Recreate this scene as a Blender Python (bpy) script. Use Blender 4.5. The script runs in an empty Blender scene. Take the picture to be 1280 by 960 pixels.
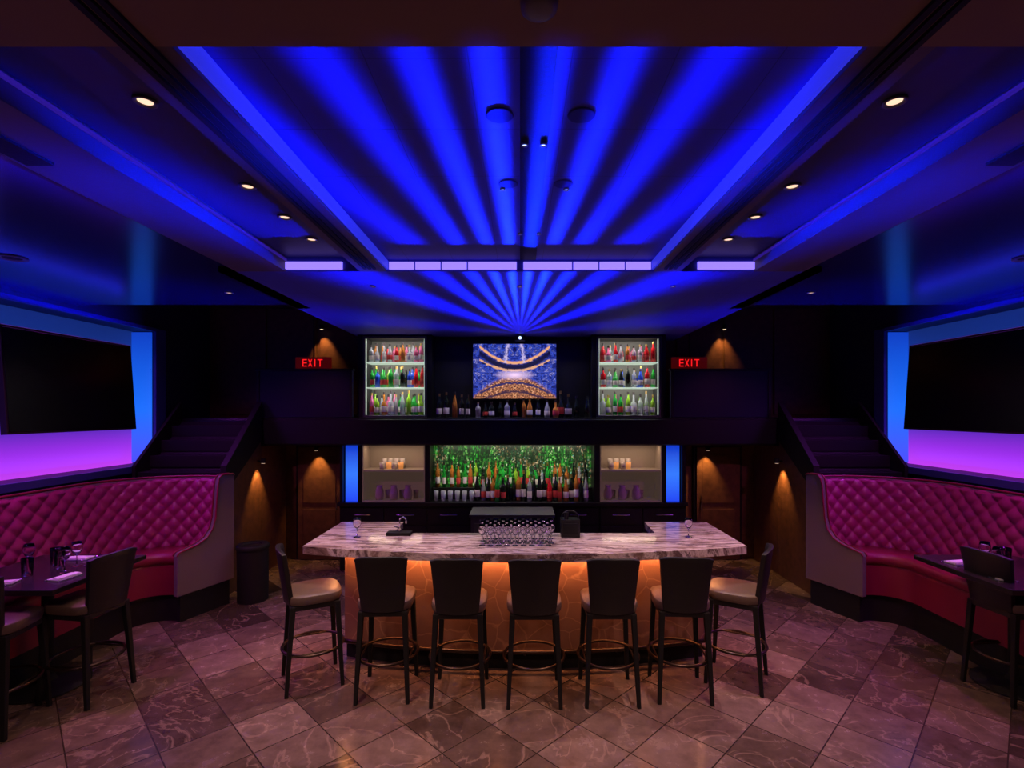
import bpy, bmesh, math, random
from mathutils import Vector, Matrix
random.seed(7)
S = bpy.context.scene
try:
    S.view_settings.view_transform = 'Standard'
except Exception as e:
    print(e)

# ------------------------------------------------------------------ helpers
class MB:
    def __init__(s):
        s.v=[]; s.f=[]; s.m=[]; s.s=[]; s.M=Matrix.Identity(4)
    def add(s, vs, fs, m=0, smooth=False):
        o=len(s.v)
        for p in vs: s.v.append(tuple(s.M @ Vector(p)))
        for f in fs:
            s.f.append([o+i for i in f]); s.m.append(m); s.s.append(smooth)
    def box(s,x0,x1,y0,y1,z0,z1,m=0):
        if x0>x1: x0,x1=x1,x0
        vs=[(x,y,z) for z in (z0,z1) for y in (y0,y1) for x in (x0,x1)]
        s.add(vs,[(0,2,3,1),(4,5,7,6),(0,1,5,4),(2,6,7,3),(0,4,6,2),(1,3,7,5)],m)
    def prism(s,poly,z0,z1,m=0,smooth=False):
        n=len(poly)
        vs=[(x,y,z0) for x,y in poly]+[(x,y,z1) for x,y in poly]
        s.add(vs,[tuple(range(n))[::-1],tuple(range(n,2*n))],m)
        s.add(vs,[(i,(i+1)%n,n+(i+1)%n,n+i) for i in range(n)],m,smooth)
    def yzprism(s,poly,x0,x1,m=0):
        n=len(poly)
        vs=[(x0,y,z) for y,z in poly]+[(x1,y,z) for y,z in poly]
        s.add(vs,[tuple(range(n)),tuple(range(n,2*n))[::-1]]+[(i,(i+1)%n,n+(i+1)%n,n+i) for i in range(n)],m)
    def lathe(s,prof,cx,cy,cz,m=0,seg=14,smooth=True):
        vs=[];fs=[]
        n=len(prof)
        for r,z in prof:
            for k in range(seg):
                a=2*math.pi*k/seg
                vs.append((cx+r*math.cos(a),cy+r*math.sin(a),cz+z))
        for i in range(n-1):
            for k in range(seg):
                k2=(k+1)%seg
                fs.append((i*seg+k,i*seg+k2,(i+1)*seg+k2,(i+1)*seg+k))
        s.add(vs,fs,m,smooth)
    def cyl(s,cx,cy,z0,z1,r,m=0,seg=24,r2=None):
        r2=r if r2 is None else r2
        s.lathe([(0.0001,z0),(r,z0)],cx,cy,0,m,seg,False)
        s.lathe([(r,z0),(r2,z1)],cx,cy,0,m,seg,True)
        s.lathe([(r2,z1),(0.0001,z1)],cx,cy,0,m,seg,False)
    def tube(s,pts,r,m=0,seg=8,closed=False,r_end=None):
        n=len(pts); vs=[];fs=[]
        P=[Vector(p) for p in pts]
        for i in range(n):
            if closed: t=P[(i+1)%n]-P[i-1]
            else: t=P[min(i+1,n-1)]-P[max(i-1,0)]
            t.normalize()
            up=Vector((0,0,1)) if abs(t.z)<0.95 else Vector((1,0,0))
            a=t.cross(up).normalized(); b=t.cross(a)
            rr=r if r_end is None else r+(r_end-r)*i/(n-1)
            for k in range(seg):
                an=2*math.pi*k/seg
                vs.append(P[i]+a*rr*math.cos(an)+b*rr*math.sin(an))
        for i in range(n if closed else n-1):
            j=(i+1)%n
            for k in range(seg):
                k2=(k+1)%seg
                fs.append((i*seg+k,i*seg+k2,j*seg+k2,j*seg+k))
        if not closed:
            fs.append(tuple(range(seg))[::-1]); fs.append(tuple((n-1)*seg+k for k in range(seg)))
        s.add(vs,fs,m,True)
    def build(s,name,mats,parent=None,bevel=0,seg=2):
        me=bpy.data.meshes.new(name)
        me.from_pydata(s.v,[],s.f)
        for mt in mats: me.materials.append(mt)
        for p,mi,sm in zip(me.polygons,s.m,s.s):
            p.material_index=mi; p.use_smooth=sm
        bm=bmesh.new(); bm.from_mesh(me)
        bmesh.ops.recalc_face_normals(bm,faces=bm.faces)
        bm.to_mesh(me); bm.free()
        ob=bpy.data.objects.new(name,me)
        S.collection.objects.link(ob)
        if bevel:
            b=ob.modifiers.new('bevel','BEVEL'); b.width=bevel; b.segments=seg; b.limit_method='ANGLE'; b.angle_limit=math.radians(50)
        if parent: ob.parent=parent
        return ob

def mat(name,col=(.5,.5,.5),rough=.5,metal=0,em=None,es=0,trans=0,coat=0,bump=0,bscale=40,ior=1.45,vary=0,spec=.5):
    m=bpy.data.materials.new(name); m.use_nodes=True
    nt=m.node_tree; b=nt.nodes['Principled BSDF']
    b.inputs['Base Color'].default_value=(*col,1)
    b.inputs['Roughness'].default_value=rough
    b.inputs['Metallic'].default_value=metal
    b.inputs['IOR'].default_value=ior
    b.inputs['Specular IOR Level'].default_value=spec
    b.inputs['Transmission Weight'].default_value=trans
    b.inputs['Coat Weight'].default_value=coat
    if em: 
        b.inputs['Emission Color'].default_value=(*em,1); b.inputs['Emission Strength'].default_value=es
    if bump or vary:
        tc=nt.nodes.new('ShaderNodeTexCoord'); n=nt.nodes.new('ShaderNodeTexNoise'); n.inputs['Scale'].default_value=bscale; n.inputs['Detail'].default_value=4
        nt.links.new(tc.outputs['Object'],n.inputs['Vector'])
        if bump:
            bp=nt.nodes.new('ShaderNodeBump'); bp.inputs['Strength'].default_value=bump; bp.inputs['Distance'].default_value=.01
            nt.links.new(n.outputs['Fac'],bp.inputs['Height']); nt.links.new(bp.outputs['Normal'],b.inputs['Normal'])
        if vary:
            r=nt.nodes.new('ShaderNodeValToRGB')
            r.color_ramp.elements[0].position=.3; r.color_ramp.elements[1].position=.7
            r.color_ramp.elements[0].color=(*[c*(1-vary) for c in col],1)
            r.color_ramp.elements[1].color=(*[min(1,c*(1+vary)) for c in col],1)
            nt.links.new(n.outputs['Fac'],r.inputs['Fac']); nt.links.new(r.outputs['Color'],b.inputs['Base Color'])
    return m
def ramp(nt,stops,interp='LINEAR'):
    r=nt.nodes.new('ShaderNodeValToRGB'); cr=r.color_ramp; cr.interpolation=interp
    while len(cr.elements)<len(stops): cr.elements.new(.5)
    for e,(p,c) in zip(cr.elements,stops):
        e.position=p; e.color=(*c,1)
    return r
def math_n(nt,op,a,b=None,c=None):
    n=nt.nodes.new('ShaderNodeMath'); n.operation=op
    for i,x in enumerate((a,b,c)):
        if x is None: continue
        if isinstance(x,(int,float)): n.inputs[i].default_value=x
        else: nt.links.new(x,n.inputs[i])
    return n.outputs[0]

# ------------------------------------------------------------------ materials
black=mat('black_lacquer',(.006,.006,.008),.35,bump=.05)
blackm=mat('black_matte',(.009,.008,.009),.65,bump=.1,spec=.3)
blackleather=mat('black_leather',(.012,.010,.011),.42,bump=.25,bscale=120)
tanleather=mat('taupe_leather',(.12,.078,.06),.4,bump=.2,bscale=120)
brownwall=mat('brown_wood_panel',(.11,.045,.02),.45,bump=.15,bscale=12,vary=.3)
doorwood=mat('door_wood',(.10,.045,.02),.4,bump=.15,bscale=12,vary=.3)
wallblue=mat('wall_dark_paint',(.015,.015,.045),.5,bump=.1)
frameblue=mat('niche_trim_paint',(.04,.05,.22),.4)
soffitbrown=mat('soffit_paint',(.27,.17,.14),.7,bump=.05,spec=.2)
beammat=mat('beam_paint',(.10,.075,.09),.5,bump=.05)
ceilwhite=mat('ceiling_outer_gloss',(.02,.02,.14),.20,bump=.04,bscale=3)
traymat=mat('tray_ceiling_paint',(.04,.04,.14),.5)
chrome=mat('chrome',(.7,.7,.72),.15,1)
steel=mat('brushed_steel',(.35,.35,.37),.32,1,bump=.1,bscale=90)
steeldark=mat('dark_steel_frame',(.12,.12,.13),.4,.8)
bronze=mat('bronze_rail',(.07,.045,.035),.3,.9)
glass=mat('clear_glass',(.97,.97,1),.02,trans=1,ior=1.45)
white=mat('white_linen',(.75,.72,.78),.8,bump=.1)
cream=mat('niche_cream',(.33,.25,.19),.5,em=(1,.7,.5),es=.03)
pinkfab=mat('pink_tufted_leather',(.32,.018,.135),.42,bump=.15,bscale=90)
redlea=mat('red_seat_leather',(.22,.010,.04),.38,bump=.15,bscale=90)
greyfab=mat('mauve_panel_fabric',(.15,.10,.12),.7,bump=.3,bscale=150)
led_blue_soft=mat('led_blue_cove',(0.02,0.02,.2),em=(.035,.04,1),es=.6)
led_lav=mat('led_lavender',(0,0,0),em=(.26,.17,1),es=1.5)
led_pur=mat('led_purple',(0,0,0),em=(.10,.03,1),es=.22)
led_warm=mat('led_warm',(0,0,0),em=(1,.38,.13),es=62)
lamp_warm=mat('lamp_warm',(0,0,0),em=(1,.66,.45),es=1.3)
lamp_cool=mat('lamp_cool',(0,0,0),em=(.4,.5,1),es=3)
trimwhite=mat('fixture_trim',(.16,.14,.18),.4)
redneon=mat('exit_letters',(0,0,0),em=(1,.012,.015),es=1.1)
exitbody=mat('exit_sign_body',(.08,.0,.004),.3,em=(1,.02,.02),es=.04)
screenblack=mat('tv_glass',(.003,.003,.004),.25,spec=.3)
stripgap=mat('strip_beam_gap',(.015,.015,.04),.6,spec=.1)  # centre panel strip; dark tone paints the unlit gap between beams

def floor_mat():
    m=bpy.data.materials.new('slate_tile_floor'); m.use_nodes=True; nt=m.node_tree; b=nt.nodes['Principled BSDF']; L=nt.links.new
    tc=nt.nodes.new('ShaderNodeTexCoord'); mp=nt.nodes.new('ShaderNodeMapping')
    mp.inputs['Rotation'].default_value=(0,0,math.radians(45)); mp.inputs['Scale'].default_value=(1/.43,1/.43,1)
    mp.inputs['Location'].default_value=(.25,.4,0)
    L(tc.outputs['Object'],mp.inputs['Vector'])
    br=nt.nodes.new('ShaderNodeTexBrick'); br.offset=0; br.squash=1
    br.inputs['Scale'].default_value=1; br.inputs['Brick Width'].default_value=1; br.inputs['Row Height'].default_value=1
    br.inputs['Mortar Size'].default_value=.011; br.inputs['Mortar Smooth'].default_value=.2
    br.inputs['Color1'].default_value=(0,0,0,1); br.inputs['Color2'].default_value=(1,1,1,1); br.inputs['Mortar'].default_value=(.5,.5,.5,1)
    L(mp.outputs[0],br.inputs['Vector'])
    rt=ramp(nt,[(0,(.060,.036,.030)),(.5,(.15,.095,.078)),(1,(.25,.165,.14))]); L(br.outputs['Color'],rt.inputs['Fac'])
    add=nt.nodes.new('ShaderNodeVectorMath'); add.operation='MULTIPLY_ADD'
    L(br.outputs['Color'],add.inputs[0]); add.inputs[1].default_value=(7,13,5); L(tc.outputs['Object'],add.inputs[2])
    n1=nt.nodes.new('ShaderNodeTexNoise'); n1.inputs['Scale'].default_value=1.9; n1.inputs['Detail'].default_value=6; n1.inputs['Distortion'].default_value=1.0
    L(add.outputs[0],n1.inputs['Vector'])
    vein=ramp(nt,[(.485,(0,0,0)),(.498,(1,1,1)),(.502,(1,1,1)),(.515,(0,0,0))]); L(n1.outputs['Fac'],vein.inputs['Fac'])
    n2=nt.nodes.new('ShaderNodeTexNoise'); n2.inputs['Scale'].default_value=7; n2.inputs['Detail'].default_value=9; n2.inputs['Roughness'].default_value=.65; L(add.outputs[0],n2.inputs['Vector'])
    r2=ramp(nt,[(.3,(.5,.5,.5)),(.7,(1.0,1.0,1.0))]); L(n2.outputs['Fac'],r2.inputs['Fac'])
    mu=nt.nodes.new('ShaderNodeMixRGB'); mu.blend_type='MULTIPLY'; mu.inputs[0].default_value=1; L(rt.outputs[0],mu.inputs[1]); L(r2.outputs[0],mu.inputs[2])
    mv=nt.nodes.new('ShaderNodeMixRGB'); vf=math_n(nt,'MULTIPLY',vein.outputs[0],.38); L(vf,mv.inputs[0]); L(mu.outputs[0],mv.inputs[1]); mv.inputs[2].default_value=(.38,.25,.20,1)
    mg=nt.nodes.new('ShaderNodeMixRGB'); L(br.outputs['Fac'],mg.inputs[0]); L(mv.outputs[0],mg.inputs[1]); mg.inputs[2].default_value=(.035,.023,.018,1)
    L(mg.outputs[0],b.inputs['Base Color'])
    rr=ramp(nt,[(.3,(.11,.11,.11)),(.7,(.32,.32,.32))]); L(n2.outputs['Fac'],rr.inputs['Fac']); L(rr.outputs[0],b.inputs['Roughness'])
    h=math_n(nt,'SUBTRACT',n2.outputs['Fac'],br.outputs['Fac']); bp=nt.nodes.new('ShaderNodeBump'); bp.inputs['Strength'].default_value=.25; bp.inputs['Distance'].default_value=.006
    L(h,bp.inputs['Height']); L(bp.outputs[0],b.inputs['Normal'])
    return m
def marble_mat():
    m=bpy.data.materials.new('veined_marble'); m.use_nodes=True; nt=m.node_tree; b=nt.nodes['Principled BSDF']; L=nt.links.new
    tc=nt.nodes.new('ShaderNodeTexCoord'); mp=nt.nodes.new('ShaderNodeMapping'); mp.inputs['Scale'].default_value=(.9,6.5,2); mp.inputs['Rotation'].default_value=(0,0,.12)
    L(tc.outputs['Object'],mp.inputs[0])
    n=nt.nodes.new('ShaderNodeTexNoise'); n.inputs['Scale'].default_value=1.6; n.inputs['Detail'].default_value=9; n.inputs['Distortion'].default_value=1.4; n.inputs['Roughness'].default_value=.68
    L(mp.outputs[0],n.inputs[0])
    r=ramp(nt,[(.30,(.07,.035,.03)),(.42,(.30,.19,.17)),(.5,(.76,.62,.60)),(.555,(.13,.075,.075)),(.68,(.52,.40,.40))]); L(n.outputs['Fac'],r.inputs[0]); L(r.outputs[0],b.inputs['Base Color'])
    b.inputs['Roughness'].default_value=.10
    return m
def crackle_mat():
    m=bpy.data.materials.new('copper_stone_panel'); m.use_nodes=True; nt=m.node_tree; b=nt.nodes['Principled BSDF']; L=nt.links.new
    tc=nt.nodes.new('ShaderNodeTexCoord')
    v=nt.nodes.new('ShaderNodeTexVoronoi'); v.feature='DISTANCE_TO_EDGE'; v.inputs['Scale'].default_value=4.5
    n=nt.nodes.new('ShaderNodeTexNoise'); n.inputs['Scale'].default_value=4; n.inputs['Detail'].default_value=5; L(tc.outputs['Object'],n.inputs[0])
    ad=nt.nodes.new('ShaderNodeVectorMath'); ad.operation='MULTIPLY_ADD'; L(n.outputs['Color'],ad.inputs[0]); ad.inputs[1].default_value=(.12,.12,.12); L(tc.outputs['Object'],ad.inputs[2])
    L(ad.outputs[0],v.inputs['Vector'])
    r=ramp(nt,[(0,(.46,.24,.15)),(.012,(.38,.19,.12)),(.03,(.28,.13,.085)),(1,(.36,.18,.12))]); L(v.outputs['Distance'],r.inputs[0]); L(r.outputs[0],b.inputs['Base Color'])
    b.inputs['Roughness'].default_value=.4
    bp=nt.nodes.new('ShaderNodeBump'); bp.inputs['Strength'].default_value=.4; bp.inputs['Distance'].default_value=.02; L(n.outputs['Fac'],bp.inputs['Height']); L(bp.outputs[0],b.inputs['Normal'])
    return m
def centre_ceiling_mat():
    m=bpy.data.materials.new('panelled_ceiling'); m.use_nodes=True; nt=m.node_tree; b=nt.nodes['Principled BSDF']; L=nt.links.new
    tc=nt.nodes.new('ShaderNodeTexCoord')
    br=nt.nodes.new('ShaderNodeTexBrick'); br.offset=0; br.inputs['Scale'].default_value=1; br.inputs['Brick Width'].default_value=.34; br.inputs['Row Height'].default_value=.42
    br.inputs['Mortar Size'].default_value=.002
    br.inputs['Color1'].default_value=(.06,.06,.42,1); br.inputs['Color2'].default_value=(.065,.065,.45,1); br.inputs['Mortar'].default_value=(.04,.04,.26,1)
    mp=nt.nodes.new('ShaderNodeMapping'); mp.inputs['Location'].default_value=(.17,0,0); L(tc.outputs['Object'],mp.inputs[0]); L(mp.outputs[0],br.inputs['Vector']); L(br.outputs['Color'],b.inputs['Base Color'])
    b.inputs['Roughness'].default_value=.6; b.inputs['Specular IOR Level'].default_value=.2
    return m
def panel_emit(name,stops,axis='Z',lo=0,hi=1,strength=1.0):
    m=bpy.data.materials.new(name); m.use_nodes=True; nt=m.node_tree; b=nt.nodes['Principled BSDF']; L=nt.links.new
    tc=nt.nodes.new('ShaderNodeTexCoord'); sp=nt.nodes.new('ShaderNodeSeparateXYZ'); L(tc.outputs['Object'],sp.inputs[0])
    mr=nt.nodes.new('ShaderNodeMapRange'); mr.inputs['From Min'].default_value=lo; mr.inputs['From Max'].default_value=hi; L(sp.outputs[axis],mr.inputs['Value'])
    r=ramp(nt,stops); L(mr.outputs[0],r.inputs[0]); L(r.outputs[0],b.inputs['Emission Color']); b.inputs['Emission Strength'].default_value=strength
    b.inputs['Base Color'].default_value=(.05,.05,.12,1)
    return m
def mosaic_mat():
    m=bpy.data.materials.new('glitter_mosaic'); m.use_nodes=True; nt=m.node_tree; b=nt.nodes['Principled BSDF']; L=nt.links.new
    tc=nt.nodes.new('ShaderNodeTexCoord'); mp=nt.nodes.new('ShaderNodeMapping'); mp.inputs['Scale'].default_value=(46,1,30); L(tc.outputs['Object'],mp.inputs[0])
    v=nt.nodes.new('ShaderNodeTexVoronoi'); v.inputs['Scale'].default_value=1.4; v.inputs['Randomness'].default_value=.8; L(mp.outputs[0],v.inputs['Vector'])
    sp=nt.nodes.new('ShaderNodeSeparateColor'); L(v.outputs['Color'],sp.inputs[0])
    r=ramp(nt,[(0,(.0,.006,.001)),(.35,(.0,.03,.004)),(.55,(.005,.18,.01)),(.72,(.03,.50,.03)),(.85,(.01,.10,.02)),(.95,(.25,.7,.12)),(1,(.9,.9,.6))]); L(sp.outputs[0],r.inputs[0])
    r3=ramp(nt,[(0,(.004,.004,.003)),(.5,(.012,.02,.01)),(.72,(.03,.14,.06)),(.85,(.3,.15,.05)),(.95,(.7,.5,.3)),(1,(.2,.6,.6))]); L(sp.outputs[1],r3.inputs[0])
    n=nt.nodes.new('ShaderNodeTexNoise'); n.inputs['Scale'].default_value=3; L(tc.outputs['Object'],n.inputs[0])
    r4=ramp(nt,[(.48,(0,0,0)),(.60,(1,1,1))]); L(n.outputs['Fac'],r4.inputs[0])
    mx=nt.nodes.new('ShaderNodeMixRGB'); L(r4.outputs[0],mx.inputs[0]); L(r.outputs[0],mx.inputs[1]); L(r3.outputs[0],mx.inputs[2])
    # vertical strands
    mp2=nt.nodes.new('ShaderNodeMapping'); mp2.inputs['Scale'].default_value=(9,1,1.2); L(tc.outputs['Object'],mp2.inputs[0])
    n5=nt.nodes.new('ShaderNodeTexNoise'); n5.inputs['Scale'].default_value=3; L(mp2.outputs[0],n5.inputs[0])
    r2=ramp(nt,[(.40,(.12,.12,.12)),(.6,(1,1,1))]); L(n5.outputs['Fac'],r2.inputs[0])
    mu=nt.nodes.new('ShaderNodeMixRGB'); mu.blend_type='MULTIPLY'; mu.inputs[0].default_value=1; L(mx.outputs[0],mu.inputs[1]); L(r2.outputs[0],mu.inputs[2])
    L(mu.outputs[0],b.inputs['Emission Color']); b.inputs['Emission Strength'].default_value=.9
    b.inputs['Base Color'].default_value=(.01,.03,.012,1); b.inputs['Roughness'].default_value=.3
    return m
def screen_mat(cx,cz,w,h):
    m=bpy.data.materials.new('screen_picture'); m.use_nodes=True; nt=m.node_tree; b=nt.nodes['Principled BSDF']; L=nt.links.new
    N=lambda op,a,b_=None: math_n(nt,op,a,b_)
    tc=nt.nodes.new('ShaderNodeTexCoord'); sp=nt.nodes.new('ShaderNodeSeparateXYZ'); L(tc.outputs['Object'],sp.inputs[0])
    x=N('MULTIPLY',N('ABSOLUTE',N('SUBTRACT',sp.outputs['X'],cx)),2/w)
    z=N('MULTIPLY',N('SUBTRACT',sp.outputs['Z'],cz),2/h)
    cb=nt.nodes.new('ShaderNodeCombineXYZ'); L(x,cb.inputs[0]); L(z,cb.inputs[1])
    n=nt.nodes.new('ShaderNodeTexNoise'); n.inputs['Scale'].default_value=7; n.inputs['Detail'].default_value=8; n.inputs['Distortion'].default_value=1.5; L(cb.outputs[0],n.inputs[0])
    base=ramp(nt,[(.3,(.005,.006,.06)),(.46,(.01,.02,.24)),(.52,(.05,.10,.65)),(.57,(.008,.012,.12)),(.66,(.30,.28,.7)),(.75,(.02,.02,.15))]); L(n.outputs['Fac'],base.inputs[0])
    wob=N('MULTIPLY',N('SUBTRACT',n.outputs['Fac'],.5),.18)
    x2=N('MULTIPLY',x,x)
    cur=base.outputs[0]
    def over(cur,fac,col):
        mx=nt.nodes.new('ShaderNodeMixRGB'); L(fac,mx.inputs[0]); L(cur,mx.inputs[1])
        if isinstance(col,tuple): mx.inputs[2].default_value=(*col,1)
        else: L(col,mx.inputs[2])
        return mx.outputs[0]
    def band(expr,wd):
        return N('MAXIMUM',N('SUBTRACT',1,N('DIVIDE',N('ABSOLUTE',N('ADD',expr,wob)),wd)),0)
    low=N('SUBTRACT',N('SUBTRACT',-.15,N('MULTIPLY',x2,.75)),N('ADD',z,wob))
    dr=nt.nodes.new('ShaderNodeTexNoise'); dr.inputs['Scale'].default_value=22; dr.inputs['Detail'].default_value=5; L(cb.outputs[0],dr.inputs[0])
    gold=ramp(nt,[(.35,(.03,.008,.01)),(.5,(.30,.10,.05)),(.6,(.7,.30,.12)),(.7,(1,.7,.45))]); L(dr.outputs['Fac'],gold.inputs[0])
    cl=nt.nodes.new('ShaderNodeMapRange'); cl.inputs['From Max'].default_value=.12; L(low,cl.inputs['Value'])
    cur=over(cur,cl.outputs[0],gold.outputs[0])
    for c0,k,wd,col in ((.12,.80,.16,(.005,.005,.04)),(.30,.85,.07,(.85,.40,.18)),(.02,.55,.05,(.75,.38,.2)),(-.42,-.55,.05,(.02,.02,.12)),(-.75,-.5,.05,(.05,.02,.05))):
        e=N('SUBTRACT',z,N('ADD',c0,N('MULTIPLY',x2,k)))
        cur=over(cur,N('MINIMUM',N('MULTIPLY',band(e,wd),N('MULTIPLY',N('LESS_THAN',x,.85),1.6)),1),col)
    e=N('SUBTRACT',x,N('ADD',.16,N('MULTIPLY',N('SUBTRACT',1,z),.10)))
    cur=over(cur,N('MULTIPLY',band(e,.05),N('GREATER_THAN',z,.3)),(.6,.5,.8))
    z3=N('MULTIPLY',N('ADD',z,.14),4.5); d3=N('SQRT',N('ADD',N('MULTIPLY',x2,4),N('MULTIPLY',z3,z3)))
    cur=over(cur,N('MAXIMUM',N('SUBTRACT',1,d3),0),(1,.7,1))
    L(cur,b.inputs['Emission Color']); b.inputs['Emission Strength'].default_value=1.05
    b.inputs['Base Color'].default_value=(.01,.01,.01,1); b.inputs['Roughness'].default_value=.3
    return m

floorm=floor_mat(); marble=marble_mat(); crackle=crackle_mat(); ceilm=centre_ceiling_mat()
WX=4.66
# ------------------------------------------------------------------ room shell
b=MB(); b.box(-5.1,5.1,-2,8,-.1,0); b.build('floor',[floorm])

b=MB()
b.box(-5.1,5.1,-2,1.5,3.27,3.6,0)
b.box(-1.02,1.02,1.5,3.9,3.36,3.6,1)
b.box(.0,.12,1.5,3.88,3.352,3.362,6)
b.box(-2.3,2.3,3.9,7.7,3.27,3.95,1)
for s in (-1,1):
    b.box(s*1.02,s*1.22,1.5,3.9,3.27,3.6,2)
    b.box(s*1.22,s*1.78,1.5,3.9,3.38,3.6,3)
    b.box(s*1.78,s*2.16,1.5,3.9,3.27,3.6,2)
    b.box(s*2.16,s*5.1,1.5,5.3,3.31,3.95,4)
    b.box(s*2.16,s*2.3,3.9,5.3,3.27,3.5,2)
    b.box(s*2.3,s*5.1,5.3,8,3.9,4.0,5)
b.build('ceiling',[soffitbrown,ceilm,beammat,traymat,ceilwhite,blackm,stripgap])
b=MB()
for s in (-1,1):
    b.box(s*1.018,s*1.002,1.5,3.9,3.285,3.35,0)
    b.box(s*1.765,s*1.779,1.5,3.88,3.345,3.36,1)
    b.box(s*1.35,s*1.78,3.88,3.899,3.285,3.34,2)
for i in range(10):
    x0=-1.0+i*.2
    if i in (4,5): x0+= (-.02 if i==4 else .02)
    b.box(x0+.006,x0+.194,3.884,3.899,3.285,3.34,2)
b.build('cove_led_strip',[led_blue_soft,led_pur,led_lav])
b=MB()
for s in (-1,1):
    for k in range(3):
        x=1.07+.035*k
        b.box(s*x,s*(x+.02),-.5,3.8,3.258,3.2695,0)
    b.box(s*2.0,s*2.12,.9,2.2,3.258,3.2695,0)
b.build('linear_air_diffuser',[blackm])

# walls
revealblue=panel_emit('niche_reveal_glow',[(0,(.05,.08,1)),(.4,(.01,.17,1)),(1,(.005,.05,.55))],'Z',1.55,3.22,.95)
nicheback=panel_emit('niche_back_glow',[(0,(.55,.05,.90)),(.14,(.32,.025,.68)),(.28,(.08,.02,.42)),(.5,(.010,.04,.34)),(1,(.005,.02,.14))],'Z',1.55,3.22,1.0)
for s,nm in ((-1,'wall_left'),(1,'wall_right')):
    b=MB(); X0=s*WX; X1=s*5.1
    b.box(X0,X1,-2,8,0,1.55,0)
    b.box(X0,X1,-2,8,3.22,3.95,0)
    b.box(X0,X1,-2,3.2,1.55,3.22,0)
    b.box(X0,X1,6.5,8,1.55,3.22,0)
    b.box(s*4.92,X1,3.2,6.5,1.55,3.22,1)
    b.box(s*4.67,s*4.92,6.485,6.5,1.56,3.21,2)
    b.build(nm,[wallblue,nicheback,revealblue])
    b=MB()
    b.box(s*4.62,s*4.659,6.5,6.68,1.47,3.26,0); b.box(s*4.62,s*4.659,3.1,6.5,3.22,3.265,0); b.box(s*4.62,s*4.659,3.1,6.5,1.47,1.55,0)
    b.build('trim_1' if s<0 else 'trim_2',[frameblue],bevel=.005)
b=MB(); b.box(-5.1,5.1,-2.1,-2,0,3.6); b.build('wall_front',[brownwall])
b=MB(); b.box(-5.1,5.1,7.7,8,0,3.95)
for s in (-1,1):
    for (xa,xb) in ((2.35,3.0),(3.06,3.75),(3.81,4.6)):
        b.box(s*xa,s*xb,7.67,7.7,2.16,3.75,0)
b.build('wall_back',[brownwall],bevel=.006)
for i,s in enumerate((-1,1)):
    b=MB(); c=-2.98 if s<0 else 2.95
    b.box(c-.36,c+.36,7.64,7.699,0.0,1.72,1)
    b.box(c-.32,c+.32,7.615,7.64,0.01,1.68,0)
    for (z0,z1) in ((.15,.75),(.85,1.55)):
        b.box(c-.24,c+.24,7.605,7.62,z0,z1,0)
    b.tube([(c+s*-.26,7.61,.75),(c+s*-.26,7.58,.75),(c+s*-.26,7.58,.95),(c+s*-.26,7.61,.95)],.01,2)
    b.build('door_%d'%(i+1),[doorwood,black,chrome],bevel=.005)

# stair flights
for s in (-1,1):
    b=MB()
    n=4
    y0,y1,z0,z1=6.12,6.92,1.40,2.12
    b.yzprism([(y0,0),(y1,0),(y1,z1-.05),(y0,z0-.1)],s*3.56,s*4.60,0)
    for k in range(n):
        ya=y0+(y1-y0)*k/n; za=z0+(z1-z0)*(k+1)/n-.1
        b.box(s*3.58,s*4.58,ya,min(ya+.24,y1),za-.14,za,1)
    for xa,xb in ((3.485,3.56),(4.57,4.61)):
        b.yzprism([(y0-.04,z0-.16),(y0-.04,z0+.16),(y1,z1+.22),(y1,z1-.30)],s*xa,s*xb,1)
    b.yzprism([(y0-.03,0),(y1,0),(y1,z1-.26),(y0-.03,z0-.12)],s*3.5,s*3.56,2)
    b.box(s*3.5,s*3.56,y1,7.66,0,1.735,2)
    b.build('staircase',[blackm,blackm,brownwall],bevel=.004)
b=MB(); b.box(-4.60,4.60,6.955,7.66,1.745,2.12,0)
b.box(-4.60,4.60,6.93,6.955,1.76,2.10,0)
b.build('mezzanine_fascia',[black],bevel=.01)
pg=mat('parapet_gloss',(.010,.010,.035),.3)
for xa,xb in ((-3.58,-2.28),(2.05,3.41)):
    b=MB(); b.box(xa,xb,6.96,7.02,2.125,2.76,0); b.box(xa-.015,xb+.015,6.945,7.035,2.76,2.79,1)
    b.box(xa,xa+.04,6.95,6.96,2.125,2.76,1); b.box(xb-.04,xb,6.95,6.96,2.125,2.76,1)
    b.build('parapet_panel',[pg,black],bevel=.004)

# ------------------------------------------------------------------ back bar
mosaic=mosaic_mat()
bluebar=panel_emit('blue_light_column',[(0,(.01,.06,.9)),(.5,(.03,.2,1)),(1,(.005,.04,.6))],'Z',.95,1.72,1.0)
b=MB()
F=7.1
b.box(-2.5,2.3,F,7.66,0,.90,0); b.box(-2.52,2.32,F-.05,7.66,.90,.95,1)
for i in range(8):
    xa=-2.46+i*.595
    b.box(xa,xa+.57,F-.018,F+.01,.08,.62,0); b.box(xa,xa+.57,F-.018,F+.01,.65,.87,0)
    b.tube([(xa+.17,F-.02,.78),(xa+.17,F-.045,.78),(xa+.40,F-.045,.78),(xa+.40,F-.02,.78)],.007,3)
for xa,xb in ((-2.5,-2.46),(-2.25,-2.19),(-1.32,-1.25),(1.03,1.11),(1.97,2.03),(2.25,2.3)):
    b.box(xa,xb,F,7.66,.95,1.742,0)
for xa,xb in ((-2.46,-2.25),(2.03,2.25)):
    b.box(xa+.02,xb-.02,F+.06,F+.1,.95,1.742,2)
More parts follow.
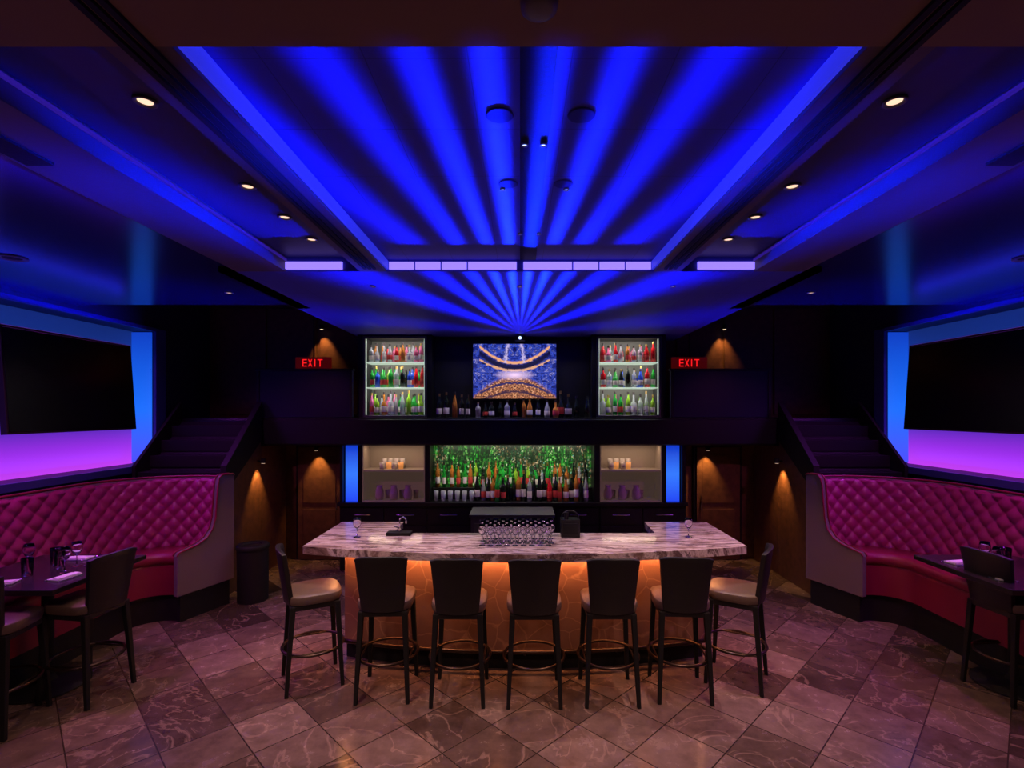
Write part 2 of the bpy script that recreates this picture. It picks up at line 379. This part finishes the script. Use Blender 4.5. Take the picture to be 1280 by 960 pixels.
for xa,xb in ((-2.19,-1.32),(1.11,1.97)):
    b.box(xa,xb,7.42,7.45,.95,1.742,4)
    b.box(xa,xa+.015,F+.01,7.42,.95,1.742,4); b.box(xb-.015,xb,F+.01,7.42,.95,1.742,4)
    b.box(xa+.015,xb-.015,F+.02,7.42,1.37,1.395,4)
    b.box(xa+.015,xb-.015,F+.02,7.42,.951,.965,4)
b.box(-1.25,1.03,7.42,7.45,.95,1.742,5)
b.box(-1.25,1.03,7.31,7.42,.951,1.12,0)
for xa,xb in ((-2.25,-2.175),(-1.285,-1.22),(.99,1.055),(1.955,2.02)):
    b.box(xa,xb,F-.02,7.66,2.121,3.268,0)
b.box(-1.22,.99,7.3,7.35,2.121,3.268,0)
b.build('back_bar_cabinet',[black,black,bluebar,chrome,cream,mosaic],bevel=.003,seg=1)
cabback=mat('cabinet_back',(.11,.11,.095),.4,em=(.9,1,.8),es=.02)
shelfgl=mat('frosted_shelf',(.6,.75,.65),.2,em=(.8,1,.8),es=.45)
for xa,xb in ((-2.17,-1.29),(1.06,1.95)):
    b=MB()
    b.box(xa,xb,7.4,7.43,2.125,3.25,0)
    for x in (xa,xb-.03): b.box(x,x+.03,F-.03,7.4,2.125,3.25,1)
    for z in (2.125,3.22): b.box(xa+.03,xb-.03,F-.03,7.4,z,z+.03,1)
    for z in (2.53,2.88): b.box(xa+.03,xb-.03,F,7.4,z,z+.012,2)
    for x in (xa+.03,xb-.042): b.box(x,x+.012,F+.0,F+.012,2.16,3.215,2)
    b.build('display_cabinet',[cabback,steeldark,shelfgl],bevel=.002,seg=1)

# bottles --------------------------------------------------------------
bcols=[('bottle_clear',(.75,.8,.85),.6),('bottle_red',(.75,.02,.03),.3),('bottle_green',(.03,.5,.06),.35),('bottle_amber',(.6,.22,.04),.3),
       ('bottle_dark',(.01,.015,.01),0),('bottle_lime',(.35,.7,.05),.3),('bottle_blue',(.04,.12,.8),.3),('bottle_pink',(.85,.2,.4),.3)]
bm_=[mat(n,c,.08,trans=t) for n,c,t in bcols]
lab=mat('bottle_label',(.8,.74,.68),.6); labr=mat('bottle_label_red',(.6,.05,.04),.6); cap=mat('bottle_cap',(.05,.04,.04),.3,.5); capg=mat('bottle_cap_gold',(.6,.4,.12),.3,.9)
BM=bm_+[lab,labr,cap,capg]
def bottle(b,x,y,z,h,r,ci,kind=0,seg=12):
    if kind==0: pr=[(0.0001,0),(r,0),(r,.58*h),(r*.9,.66*h),(r*.38,.76*h),(r*.34,.93*h)]
    elif kind==1: pr=[(0.0001,0),(r,0),(r,.5*h),(r*.75,.62*h),(r*.4,.8*h),(r*.36,.93*h)]
    else: pr=[(0.0001,0),(r*1.15,0),(r*1.2,.4*h),(r*1.05,.52*h),(r*.4,.6*h),(r*.36,.9*h)]
    b.lathe(pr,x,y,z,ci,seg)
    b.lathe([(r*.40,.88*h),(r*.40,h),(0.0001,h)],x,y,z,10 if random.random()<.6 else 11,seg,False)
    if random.random()<.75:
        q=1.2 if kind==2 else 1
        b.lathe([(r*q+.001,.14*h),(r*q*1.02+.001,.15*h),(r*q*1.02+.001,.38*h),(r*q+.001,.39*h)],x,y,z,9 if random.random()<.25 else 8,seg)
def shelf_bottles(name,rows):
    b=MB()
    for (xa,xb,y,z,n,hm,pal) in rows:
        for rr in range(2):
            for i in range(n):
                x=xa+(xb-xa)*(i+.5)/n+random.uniform(-.01,.01)+(rr*.03)
                if x>xb-.03: continue
                bottle(b,x,y+rr*.12,z,hm*random.uniform(.82,1.05),random.uniform(.028,.038),random.choice(pal),random.choice((0,0,1,2)))
    return b.build(name,BM)
for xa,xb in ((-2.12,-1.33),(1.11,1.90)):
    shelf_bottles('liquor_bottles',[(xa,xb,7.16,2.893,9,.28,[0,1,7,3,0,1]),(xa,xb,7.16,2.543,9,.30,[2,5,2,1,0,4,6,2]),(xa,xb,7.16,2.156,9,.33,[5,0,2,5,3,0,7])])
b=MB()
for i in range(20):
    x=-1.13+i*.107+random.uniform(-.02,.02)
    tall=random.uniform(.2,.30) if -.62<x<.5 else random.uniform(.27,.38)
    bottle(b,x,7.02+random.uniform(-.0,.12),2.121,tall,random.uniform(.03,.04),random.choice([4,0,3,4,4,0]),random.choice((0,1,2)))
b.build('liquor_bottles',BM)
b=MB()
for i in range(22):
    x=-.60+i*.073+random.uniform(-.015,.015)
    bottle(b,x,7.15+random.uniform(0,.09),.951,random.uniform(.32,.44),random.uniform(.03,.038),random.choice([4,4,4,3,4,1,0,2]),random.choice((0,0,1)))
for i in range(24):
    x=-1.17+i*.092+random.uniform(-.015,.015)
    bottle(b,x,7.36,1.121,random.uniform(.28,.40),random.uniform(.026,.034),random.choice([2,2,5,0,4,3,2]),random.choice((0,1)))
for i in range(6):
    x=-1.18+i*.10
    b.lathe([(.0001,0),(.03,0),(.036,.14),(.033,.14),(.027,.01)],x,7.2,.951,0)
b.build('wine_bottles',BM)

# glassware in niches ---------------------------------------------------
def wine_glass(b,x,y,z,h=.2,r=.035,m=0,seg=16):
    b.lathe([(.0001,.0),(r*.9,0.0),(r*.85,.004),(.004,.010),(.0035,.45*h),(r*.6,.52*h),(r,.70*h),(r*.95,.85*h),(r*.8,h),(r*.76,h),(r*.9,.85*h),(r*.94,.70*h),(r*.5,.55*h),(.0001,.51*h)],x,y,z,m,seg)
def tumbler(b,x,y,z,h=.1,r=.036,m=0,seg=16):
    b.lathe([(.0001,0),(r*.85,0),(r,h),(r*.93,h),(r*.78,.012),(.0001,.012)],x,y,z,m,seg)
amber=mat('amber_votive',(.7,.3,.1),.3,em=(1,.4,.1),es=.35)
frost=mat('frosted_glass',(.8,.72,.66),.25,trans=.5)
for xa in (-1.9,1.32):
    b=MB()
    for i in range(4): 
        tumbler(b,xa-.04+i*.085,7.2+.05*(i%2),1.396,.09,.038,1 if i%2 else 0); tumbler(b,xa-.03+i*.085,7.32,1.396,.14,.04,0)
    b.build('votive_glasses',[frost,amber])
    b=MB()
    for i in range(3):
        x=xa+.0-.08+i*.2
        b.lathe([(.0001,0),(.05,0),(.062,.06),(.055,.13),(.038,.17),(.045,.2),(.04,.2),(.033,.17),(.05,.12),(.0001,.01)],x,7.22,.966,0,20)
        tumbler(b,x+.09,7.33,.966,.12,.04,0)
    b.build('carafe_glasses',[frost])

# TV over bar -------------------------------------------------------------
b=MB(); b.box(-.68,.53,7.22,7.298,2.37,3.18,0); b.box(-.66,.51,7.215,7.221,2.39,3.16,1)
b.build('television_screen',[black,screen_mat(-.075,2.775,1.17,.77)],bevel=.003,seg=1)
b=MB(); b.box(-.07,.07,7.05,7.2,3.19,3.25,0); b.cyl(0,7.1,3.24,3.268,.02,0); 
b.M=Matrix.Translation((0,7.05,3.22))@Matrix.Rotation(math.pi/2,4,'X'); b.cyl(0,0,-.005,.02,.02,1); b.M=Matrix.Identity(4)
b.build('beam_projector',[blackm,lamp_cool],bevel=.006)

# side TVs ---------------------------------------------------------------
for s in (-1,1):
    b=MB()
    b.M=Matrix.Translation((s*4.52,5.2,2.485))@Matrix.Rotation(s*math.radians(4),4,'Y')
    b.box(-.03,.03,-.75,.75,-.485,.485,0)
    b.box(-s*.034,-s*.029,-.735,.735,-.465,.465,1)
    b.M=Matrix.Identity(4)
    b.box(s*4.53,s*4.915,5.0,5.4,2.3,2.7,0)
    b.build('wall_television',[blackm,screenblack],bevel=.004,seg=1)

# exit signs ---------------------------------------------------------------
for c in (-2.95,2.42):
    b=MB(); y=7.3
    b.box(c-.25,c+.25,y,y+.05,2.82,2.98,0); b.tube([(c,y+.025,2.98),(c,y+.025,3.895)],.01,2)
    zb,zt=2.848,2.952; w=.06; t=.013; yy=(y-.006,y+.001)
    x=c-.15
    b.box(x,x+t,*yy,zb,zt,1)
    for z in (zb,(zb+zt)/2-t/2,zt-t): b.box(x+t,x+w,*yy,z,z+t,1)
    x=c-.07
    for sg in (1,-1):
        xa,xb=(x,x+w) if sg>0 else (x+w,x)
        b.add([(xa,yy[0],zb),(xa+t*sg,yy[0],zb),(xb,yy[0],zt),(xb-t*sg,yy[0],zt)],[(0,1,2,3)],1)
    x=c+.02; b.box(x,x+t,*yy,zb,zt,1)
    x=c+.065; b.box(x,x+w+.01,*yy,zt-t,zt,1); b.box(x+w/2-t/2+.005,x+w/2+t/2+.005,*yy,zb,zt-t,1)
    b.build('exit_sign',[exitbody,redneon,blackm])

# ------------------------------------------------------------------ the bar
CX=.04
def front_y(x,base,bul):
    t=(x-CX)/1.87
    return base-bul*(1-t*t)
xs=[CX-1.87+3.74*i/32 for i in range(33)]
poly=[(x,front_y(x,4.31,.25)) for x in xs]
poly+=[(CX+1.87,5.27),(CX+1.24,5.27),(CX+1.22,4.78),(CX-1.22,4.78),(CX-1.24,5.27),(CX-1.87,5.27)]
bar=bpy.data.objects.new('bar_counter',None); S.collection.objects.link(bar)
b=MB(); b.prism(poly,1.005,1.07,0); b.build('marble_top',[marble],bar,bevel=.008)
b=MB()
xs2=[CX-1.60+3.2*i/32 for i in range(33)]
def py(x): return 4.56-.22*(1-((x-CX)/1.6)**2)
fr=[(x,py(x)) for x in xs2]
b.prism(fr+[(CX+1.6,5.2),(CX+1.3,5.2),(CX+1.3,4.72),(CX-1.3,4.72),(CX-1.3,5.2),(CX-1.6,5.2)],.16,1.0,0); b.build('stone_front',[crackle],bar)
b=MB()
fr2=[(x,y+.05) for x,y in fr]
b.prism(fr2+[(CX+1.55,5.18),(CX+1.32,5.18),(CX+1.3,4.7),(CX-1.3,4.7),(CX-1.32,5.18),(CX-1.55,5.18)],0,.16,0); b.build('plinth',[blackm],bar)
b=MB()
b.tube([(x,py(x)-.07,.988) for x in xs2],.012,0,6)
b.tube([(CX+1.67,4.56,.988),(CX+1.67,5.15,.988)],.012,0,6); b.tube([(CX-1.67,4.56,.988),(CX-1.67,5.15,.988)],.012,0,6)
b.build('led_strip',[led_warm],bar)
b=MB()
b.prism([(x,py(x)-.10) for x in xs2]+[(x,py(x)-.088) for x in xs2[::-1]],.965,1.005,0)
b.build('led_lip',[blackm],bar)
b=MB()
b.tube([(x,py(x)-.055,.19) for x in xs2],.018,0,10)
for i in (1,8,16,24,31):
    x=xs2[i]; y=fr[i][1]; b.tube([(x,y-.055,.19),(x,y+.05,.12)],.012,0)
b.build('foot_rail',[bronze],bar)
b=MB(); b.box(CX-1.28,CX+1.28,4.79,5.1,.80,.84,0); b.box(CX-1.28,CX+1.28,4.8,5.08,.1,.80,1)
b.build('under_bar_station',[steel,blackm],bar,bevel=.004)
b=MB(); b.box(-.62,.42,6.45,6.95,0,.88,0); b.box(-.64,.44,6.42,6.97,.88,.91,0); b.box(-.58,-.12,6.435,6.455,.1,.8,1); b.box(-.08,.38,6.435,6.455,.1,.8,1)
b.tube([(-.5,6.43,.84),(-.5,6.39,.84),(.3,6.39,.84),(.3,6.43,.84)],.01,1)
b.build('steel_ice_bin',[steeldark,steel],bevel=.005)
b=MB(); b.box(-1.22,-1.0,4.66,4.76,1.071,1.10,1)
b.M=Matrix.Translation((.05,0,0))
pts=[(-1.16,4.72,1.10),(-1.16,4.72,1.2)]+[(-1.16+.03-.03*math.cos(a),4.72,1.2+.03*math.sin(a)) for a in [math.pi*k/8 for k in range(1,9)]]+[(-1.10,4.72,1.17)]
b.tube(pts,.007,0); b.cyl(-1.16,4.72,1.1,1.13,.018,0); b.tube([(-1.16,4.72,1.13),(-1.21,4.70,1.15)],.006,0)
b.M=Matrix.Identity(4); b.build('bar_faucet',[chrome,blackm],bevel=.003)
b=MB(); b.box(.37,.54,4.60,4.73,1.071,1.23,0); b.box(.39,.52,4.594,4.60,1.10,1.2,1)
b.tube([(.38,4.66,1.22)]+[(.455-.075*math.cos(a),4.66,1.24+.06*math.sin(a)) for a in [math.pi*k/10 for k in range(11)]]+[(.53,4.66,1.22)],.009,0)
b.cyl(.42,4.64,1.23,1.29,.02,0); b.build('bar_caddy',[black,blackm],bevel=.008)
b=MB()
for i in range(9):
    for j in range(4):
        wine_glass(b,-.32+i*.070+(j%2)*.03,4.33+j*.075,1.071,.18,.030)
b.build('wine_glasses',[glass])
for (x,y) in ((-1.47,4.62),(1.52,4.62)):
    b=MB(); wine_glass(b,x,y,1.071,.17,.036); b.build('wine_glass',[glass])

# ------------------------------------------------------------------ stools
def stool_mesh():
    b=MB()
    def rsq(w,z,seg=24,p=4):
        out=[]
        for k in range(seg):
            a=2*math.pi*k/seg; c,s_=math.cos(a),math.sin(a)
            r=w/((abs(c)**p+abs(s_)**p)**(1/p)); out.append((r*c,r*s_,z))
        return out
    lay=[(.19,.685),(.205,.69),(.212,.72),(.208,.755),(.18,.768),(.05,.772)]
    vs=[];n=24
    for w,z in lay: vs+=rsq(w,z)
    fs=[(i*n+k,i*n+(k+1)%n,(i+1)*n+(k+1)%n,(i+1)*n+k) for i in range(len(lay)-1) for k in range(n)]
    fs+=[tuple(range(n))[::-1],tuple((len(lay)-1)*n+k for k in range(n))]
    b.add(vs,fs,1,True)
    b.box(-.185,.185,-.185,.185,.645,.686,0)
    rows=9; cols=11; th=.035
    front=[];back=[]
    for i in range(rows):
        t=i/(rows-1); z=.69+.43*t; hw=.160+.038*t
        for j in range(cols):
            u=-1+2*j/(cols-1)
            zz=z-(.02*abs(u)**4 if i==rows-1 else 0)
            y=-.205-.06*t+.035*(u*u)
            front.append((u*hw,y+th/2,zz)); back.append((u*hw,y-th/2,zz))
    vs=front+back; o=len(front); fs=[]
    for i in range(rows-1):
        for j in range(cols-1):
            a=i*cols+j; fs.append((a,a+1,a+cols+1,a+cols)); fs.append((o+a,o+a+cols,o+a+cols+1,o+a+1))
    for j in range(cols-1):
        fs.append((j,o+j,o+j+1,j+1)); a=(rows-1)*cols+j; fs.append((a,a+1,o+a+1,o+a))
    for i in range(rows-1):
        a=i*cols; fs.append((a,a+cols,o+a+cols,o+a)); a=i*cols+cols-1; fs.append((a,o+a,o+a+cols,a+cols))
    b.add(vs,fs,0,True)
    for sx in (-1,1):
        for sy in (-1,1):
            p0=(sx*.165,sy*.165,.68); p1=(sx*.195,sy*(.215 if sy<0 else .20),0)
            vs=[]
            for (p,h) in ((p0,.021),(p1,.014)):
                for dx,dy in ((-1,-1),(1,-1),(1,1),(-1,1)): vs.append((p[0]+dx*h,p[1]+dy*h,p[2]))
            b.add(vs,[(0,1,2,3),(4,7,6,5)]+[(k,(k+1)%4,4+(k+1)%4,4+k) for k in range(4)],2)
    b.tube([(.235*math.cos(a),.235*math.sin(a)*1.0,.30) for a in [2*math.pi*k/36 for k in range(36)]],.012,3,8,closed=True)
    for sx in (-1,1):
        b.tube([(sx*.19,-.195,.30),(sx*.19,.19,.30)],.008,3,6)
    return b.build('bar_stool',[blackleather,tanleather,blackm,bronze],bevel=.004)
st0=stool_mesh()
places=[(-1.05,4.07,2),(-.468,4.02,0),(.108,4.01,0),(.69,4.02,0),(1.26,4.06,-4),(-1.70,4.21,-62),(1.78,4.23,60),
        (-3.38,4.0,82),(-3.68,3.60,10),(3.86,4.02,-84)]
for i,(x,y,r) in enumerate(places):
    ob=st0 if i==0 else bpy.data.objects.new('bar_stool',st0.data)
    if i:
        S.collection.objects.link(ob); m=ob.modifiers.new('bevel','BEVEL'); m.width=.004; m.segments=2; m.limit_method='ANGLE'; m.angle_limit=math.radians(50)
    ob.location=(x,y,0); ob.rotation_euler=(0,0,math.radians(r))

# ------------------------------------------------------------------ booths
def booth(s):
    cx,cy,R=-3.68,5.10,.88
    path=[]
    L0=2.5; n0=190
    for i in range(n0): path.append((cx-R,cy-L0+L0*i/n0,1,0,L0*i/n0))
    T=math.radians(111); n1=130
    for i in range(n1+1):
        t=T*i/n1; path.append((cx-R*math.cos(t),cy+R*math.sin(t),math.cos(t),-math.sin(t),L0+R*t))
    def P(p,o,z): return (-s*(p[0]+p[2]*o),p[1]+p[3]*o,z)
    par=bpy.data.objects.new('tufted_booth',None); S.collection.objects.link(par)
    def sweep(prof,name,mt,step=3,smooth=True,closed=True):
        b=MB(); idx=list(range(0,len(path),step)); 
        if idx[-1]!=len(path)-1: idx.append(len(path)-1)
        n=len(prof); vs=[]
        for i in idx:
            for o,z in prof: vs.append(P(path[i],o,z))
        fs=[]
        for a in range(len(idx)-1):
            for k in range(n if closed else n-1):
                k2=(k+1)%n
                fs.append((a*n+k,a*n+k2,(a+1)*n+k2,(a+1)*n+k))
        b.add(vs,fs,0,smooth)
        if closed: b.add([vs[k] for k in range(n)],[tuple(range(n))],0); b.add(vs[-n:],[tuple(range(n))],0)
        return b.build(name,[mt],par)
    BZ=.28
    sweep([(0,BZ),(0,1.44),(.02,1.46),(.085,1.46),(.10,1.44),(.10,BZ)],'back_shell',greyfab,3,False)
    sweep([(.02,0),(.02,BZ),(.58,BZ),(.58,0)],'base_plinth',blackm,3,False)
    sweep([(.10,BZ),(.10,.60),(.60,.60),(.605,.58),(.605,BZ)],'seat_body',redlea,3,False)
    sweep([(.13,.60),(.13,.70),(.55,.715),(.60,.705),(.625,.67),(.62,.62),(.60,.60)],'seat_cushion',redlea,3,True)
    b=MB(); rows=64; vs=[]; fs=[]; pu,pv=.18,.17
    for i,p in enumerate(path):
        sc=p[4]
        for r in range(rows):
            t=r/(rows-1); z=.70+.76*t
            a=sc/pu+z/pv; c=sc/pu-z/pv
            h=(abs(math.sin(math.pi*a))*abs(math.sin(math.pi*c)))**.42
            base=.20-.075*t
            o=base-.015+.034*h
            if t>.95: o-= (t-.95)*1.6; 
            vs.append(P(p,o,z))
    for i in range(len(path)-1):
        for r in range(rows-1):
            a=i*rows+r; fs.append((a,a+1,a+rows+1,a+rows))
    b.add(vs,fs,0,True)
    b.build('tufted_back',[pinkfab],par)
    p=path[-1]
    T2=(math.sin(T),math.cos(T))
    prof=[(-.02,BZ),(-.02,1.47),(.0,1.49),(.13,1.49),(.165,1.46),(.185,1.38),(.20,1.2),(.215,1.02),(.25,.90),(.32,.82),(.42,.775),(.54,.75),(.63,.735),(.65,.70),(.65,BZ)]
    b=MB(); n=len(prof); vs=[]
    for off in (0,.06):
        for o,z in prof:
            x,y,_=p[0]+p[2]*o,p[1]+p[3]*o,z
            vs.append((-s*(x+T2[0]*off),y+T2[1]*off,z))
    b.add(vs,[tuple(range(n)),tuple(range(n,2*n))]+[(k,(k+1)%n,n+(k+1)%n,n+k) for k in range(n)],0)
    b.build('end_panel',[greyfab],par,bevel=.008)
    b=MB()
    for off in (0.0,.062):
        b.tube([(-s*(p[0]+p[2]*(o+.004)+T2[0]*off),p[1]+p[3]*(o+.004)+T2[1]*off,z+.003) for o,z in prof[1:-1]],.009,0,6)
    b.build('end_piping',[redlea],par)
    b=MB(); b.tube([P(q,.09,1.465) for q in path[::3]],.012,0,6); b.build('top_piping',[redlea],par)
    b=MB()
    vs=[]
    for off in (-.02,.03):
        for o,z in ((.02,0),(.02,BZ),(.60,BZ),(.60,0)):
            vs.append((-s*(p[0]+p[2]*o+T2[0]*off),p[1]+p[3]*o+T2[1]*off,z))
    b.add(vs,[(0,1,2,3),(4,5,6,7),(0,1,5,4),(1,2,6,5),(2,3,7,6),(3,0,4,7)],0); b.build('base_end',[blackm],par)
booth(1); booth(-1)

# ------------------------------------------------------------------ tables
tabletop=mat('dark_table_top',(.025,.018,.022),.22)
for s,cx,cy in ((-1,-3.80,4.12),(1,3.98,4.12)):
    b=MB(); 
    b.box(cx-.46,cx+.46,cy-.46,cy+.46,.885,.925,0); b.box(cx-.40,cx+.40,cy-.40,cy+.40,.86,.885,1)
    b.cyl(cx,cy,.03,.86,.04,1); b.lathe([(.0001,0),(.28,0),(.28,.015),(.06,.05),(.04,.10)],cx,cy,0,1,32)
    b.build('dining_table',[tabletop,blackm],bevel=.005)
    for k,(dx,dy,rz) in enumerate(((.28,.2,10),(.30,-.18,80),(-.02,.33,0),(-.05,-.32,15))):
        x,y=cx-s*dx,cy+dy
        b=MB(); b.M=Matrix.Translation((x,y,.926))@Matrix.Rotation(math.radians(rz),4,'Z')
        b.box(-.09,.09,-.05,.05,0,.012,0); b.box(-.085,.085,-.045,.01,.012,.02,0)
        b.tube([(-.10,.065,.004),(.10,.065,.004)],.004,1,6); b.tube([(-.10,-.07,.004),(.08,-.07,.004)],.004,1,6)
        b.build('folded_napkin',[white,chrome],bevel=.003)
    b=MB()
    for dx,dy,k in ((.13,.12,0),(.05,.05,1),(-.08,.16,1),(.18,-.05,0),(-.03,-.14,1),(-.2,0.05,0)):
        (wine_glass(b,cx-s*dx,cy+dy,.926,.2,.04) if k==0 else tumbler(b,cx-s*dx,cy+dy,.926,.14,.04))
    b.build('table_glasses',[glass])

b=MB(); b.cyl(-3.13,6.0,0,.60,.165,0,32,.17); b.lathe([(.175,.60),(.18,.61),(.18,.64),(.17,.655),(.10,.66),(.09,.63)],-3.13,6.0,0,0,32); b.cyl(-3.13,6.0,.62,.64,.1,1)
b.build('waste_bin',[blackm,black])

# ------------------------------------------------------------------ ceiling fixtures + lights
def light(kind,name,loc,energy,color,rot=(0,0,0),**kw):
    l=bpy.data.lights.new(name,kind); l.energy=energy; l.color=color
    for k,v in kw.items(): setattr(l,k,v)
    o=bpy.data.objects.new(name,l); o.location=loc; o.rotation_euler=rot; S.collection.objects.link(o); return o
def fixture(x,y,z,r=.055,on=True,m=None):
    b=MB()
    b.lathe([(r,.004),(r*1.25,0),(r*1.25,-.006),(r,-.008),(r*.8,.0),(r*.75,.003)],x,y,z-.002,0,28)
    b.lathe([(r*.8,-.001),(.0001,-.001)],x,y,z-.002,1,28,False)
    return b.build('recessed_downlight',[trimwhite,(m or lamp_warm) if on else blackm])
warm=(1,.60,.46)
for s in (-1,1):
    for y in (1.94,2.67,3.09,3.49):
        fixture(s*1.42,y,3.38,.033)
        light('SPOT','downlight_lamp',(s*1.42,y,3.36),62,warm,spot_size=math.radians(85),spot_blend=.9,shadow_soft_size=.03)
    fixture(s*3.65,3.68,3.31,.07,False)
    o=light('SPOT','booth_tint_lamp',(s*3.65,3.9,3.29),105,(1,.22,.8),spot_size=math.radians(110),spot_blend=.8,shadow_soft_size=.06)  # magenta spot added to tint the booths purple
    o.rotation_euler=(math.radians(28),0,s*math.radians(10))
    fixture(s*2.7,4.75,3.31,.03)
    light('SPOT','passage_lamp',(s*2.7,4.75,3.29),75,(1,.60,.4),spot_size=math.radians(75),spot_blend=.9,shadow_soft_size=.04)
b=MB()
for x,y,r in ((-.08,2.0,.055),(.24,2.0,.055),(-.06,2.6,.05),(.22,2.6,.05)):
    b.lathe([(.0001,-.003),(r*.9,-.003),(r,0)],x,y,3.3585,0,32,False)
b.build('ceiling_speaker',[mat('speaker_grille',(.04,.04,.25),.7,spec=.1)])
for (x,y) in ((-.09,2.66),(.24,2.66),(.02,2.2),(.10,2.2),(.0,3.3),(.12,3.3)): fixture(x,y,3.352 if 0<=x<=.12 else 3.36,.013,True,lamp_cool)
b=MB(); b.lathe([(.05,0),(.048,-.015),(.03,-.025),(.0001,-.028)],.05,1.34,3.27,0,28); b.build('smoke_detector',[trimwhite])
for x in (-1.25,0,1.3):
    fixture(x,4.35,3.27,.02)
    light('SPOT','bar_lamp',(x,4.35,3.25),135,(1,.68,.70),spot_size=math.radians(54),spot_blend=.8,shadow_soft_size=.03)
for x in (-2.3,0,2.4):
    fixture(x,.8,3.27,.05)
    light('SPOT','front_fill_lamp',(x,.8,3.25),135,(1,.58,.48),(math.radians(22),0,0),spot_size=math.radians(100),spot_blend=.9,shadow_soft_size=.1)  # out-of-view soffit spots, added to lift the floor brightness
def washer(x,y,z,e,s=1):
    b=MB(); b.cyl(x,y,z,z+.07,.03,0); b.cyl(x,y,z-.003,z,.024,1); b.box(x-.01,x+.01,y,y+.10,z+.03,z+.05,0)
    b.build('sconce_light',[blackm,lamp_warm]); light('SPOT','sconce_lamp',(x,y,z-.01),e,(1,.5,.15),(math.radians(16),0,0),spot_size=math.radians(70),spot_blend=.7,shadow_soft_size=.02)
for x in (-2.93,3.02): washer(x,7.56,3.42,20)
for x in (-2.98,2.75): washer(x,7.49,1.64,34)
for s in (-1,1):
    b=MB(); b.cyl(s*3.41,6.8,1.52,1.58,.03,0); b.cyl(s*3.41,6.8,1.517,1.52,.024,1); b.box(s*3.41,s*3.484,6.79,6.81,1.54,1.56,0); b.build('sconce_light',[blackm,lamp_warm])
    light('SPOT','sconce_lamp',(s*3.40,6.8,1.50),38,(1,.5,.15),(0,-s*math.radians(16),0),spot_size=math.radians(70),spot_blend=.7,shadow_soft_size=.02)
for c in (-1.73,1.5):
    for z in (3.2,2.87,2.52):
        light('AREA','cabinet_lamp',(c,7.12,z),2.0,(1,.9,.85),(math.radians(22),0,0),shape='RECTANGLE',size=.75,size_y=.02)
for c in (-1.75,1.54): light('AREA','niche_lamp',(c,7.2,1.73),1.7,(1,.72,.5),shape='RECTANGLE',size=.75,size_y=.03)
light('AREA','niche_lamp',(-.1,7.09,1.73),9,(1,.88,.72),(math.radians(15),0,0),shape='RECTANGLE',size=2.1,size_y=.03)  # added strip, lights the centre bottles from the front
light('AREA','ledge_fill_lamp',(-.1,6.95,3.25),9,(.85,.78,1),shape='RECTANGLE',size=2.1,size_y=.03,spread=math.radians(100))  # added without a fixture, brightens the ledge bottles
for s in (-1,1):
    light('AREA','niche_lamp',(s*4.80,4.85,1.6),9,(.05,.04,1),(math.pi,0,0),shape='RECTANGLE',size=.1,size_y=3.0)
    light('AREA','niche_wash',(s*4.6,4.85,3.15),18,(.55,.06,1),(0,s*math.radians(28),0),shape='RECTANGLE',size=.1,size_y=3.0,spread=math.radians(105))
    light('AREA','ceiling_glow_lamp',(s*4.5,4.6,3.0),4,(.01,.02,1),(math.pi,0,0),shape='RECTANGLE',size=.1,size_y=2.4)  # unseen lamp added for the blue glow on the outer ceiling

# gobo beam projector
g=light('POINT','beam_lamp',(0,7.0,2.50),1.0,(1,1,1),shadow_soft_size=.01)
l=g.data; l.use_nodes=True; nt=l.node_tree; em=nt.nodes['Emission']; L=nt.links.new
geo=nt.nodes.new('ShaderNodeNewGeometry'); sp=nt.nodes.new('ShaderNodeSeparateXYZ'); L(geo.outputs['Incoming'],sp.inputs[0])
ny=math_n(nt,'MULTIPLY',sp.outputs['Y'],-1)
th=math_n(nt,'ARCTAN2',math_n(nt,'MULTIPLY',sp.outputs['X'],6.6),ny)
st=math_n(nt,'SUBTRACT',.5,math_n(nt,'MULTIPLY',math_n(nt,'COSINE',math_n(nt,'MULTIPLY',th,23)),.5))
st=math_n(nt,'ADD',math_n(nt,'MULTIPLY',math_n(nt,'POWER',st,2.1),.985),.015)
iz=math_n(nt,'MAXIMUM',sp.outputs['Z'],.12)
inv=math_n(nt,'POWER',iz,-2.9)
upn=nt.nodes.new('ShaderNodeMapRange'); upn.inputs['From Min'].default_value=.138; upn.inputs['From Max'].default_value=.152; L(sp.outputs['Z'],upn.inputs['Value'])
fr_=nt.nodes.new('ShaderNodeMapRange'); fr_.inputs['From Min'].default_value=1.55; fr_.inputs['From Max'].default_value=1.2; L(math_n(nt,'ABSOLUTE',th),fr_.inputs['Value'])
tot=math_n(nt,'MULTIPLY',math_n(nt,'MULTIPLY',st,inv),math_n(nt,'MULTIPLY',upn.outputs[0],fr_.outputs[0]))
L(math_n(nt,'MULTIPLY',tot,88.0),em.inputs['Strength']); em.inputs['Color'].default_value=(.002,.012,1,1)

w=bpy.data.worlds.new('w'); S.world=w; w.use_nodes=True
w.node_tree.nodes['Background'].inputs[0].default_value=(.25,.2,.6,1); w.node_tree.nodes['Background'].inputs[1].default_value=.01

cam=bpy.data.cameras.new('camera'); cam.lens=18; cam.sensor_width=36; cam.shift_x=-10/1280; cam.shift_y=35/1280; cam.clip_start=.05
co=bpy.data.objects.new('camera',cam); co.location=(0,0,2.2); co.rotation_euler=(math.pi/2,0,0); S.collection.objects.link(co); S.camera=co
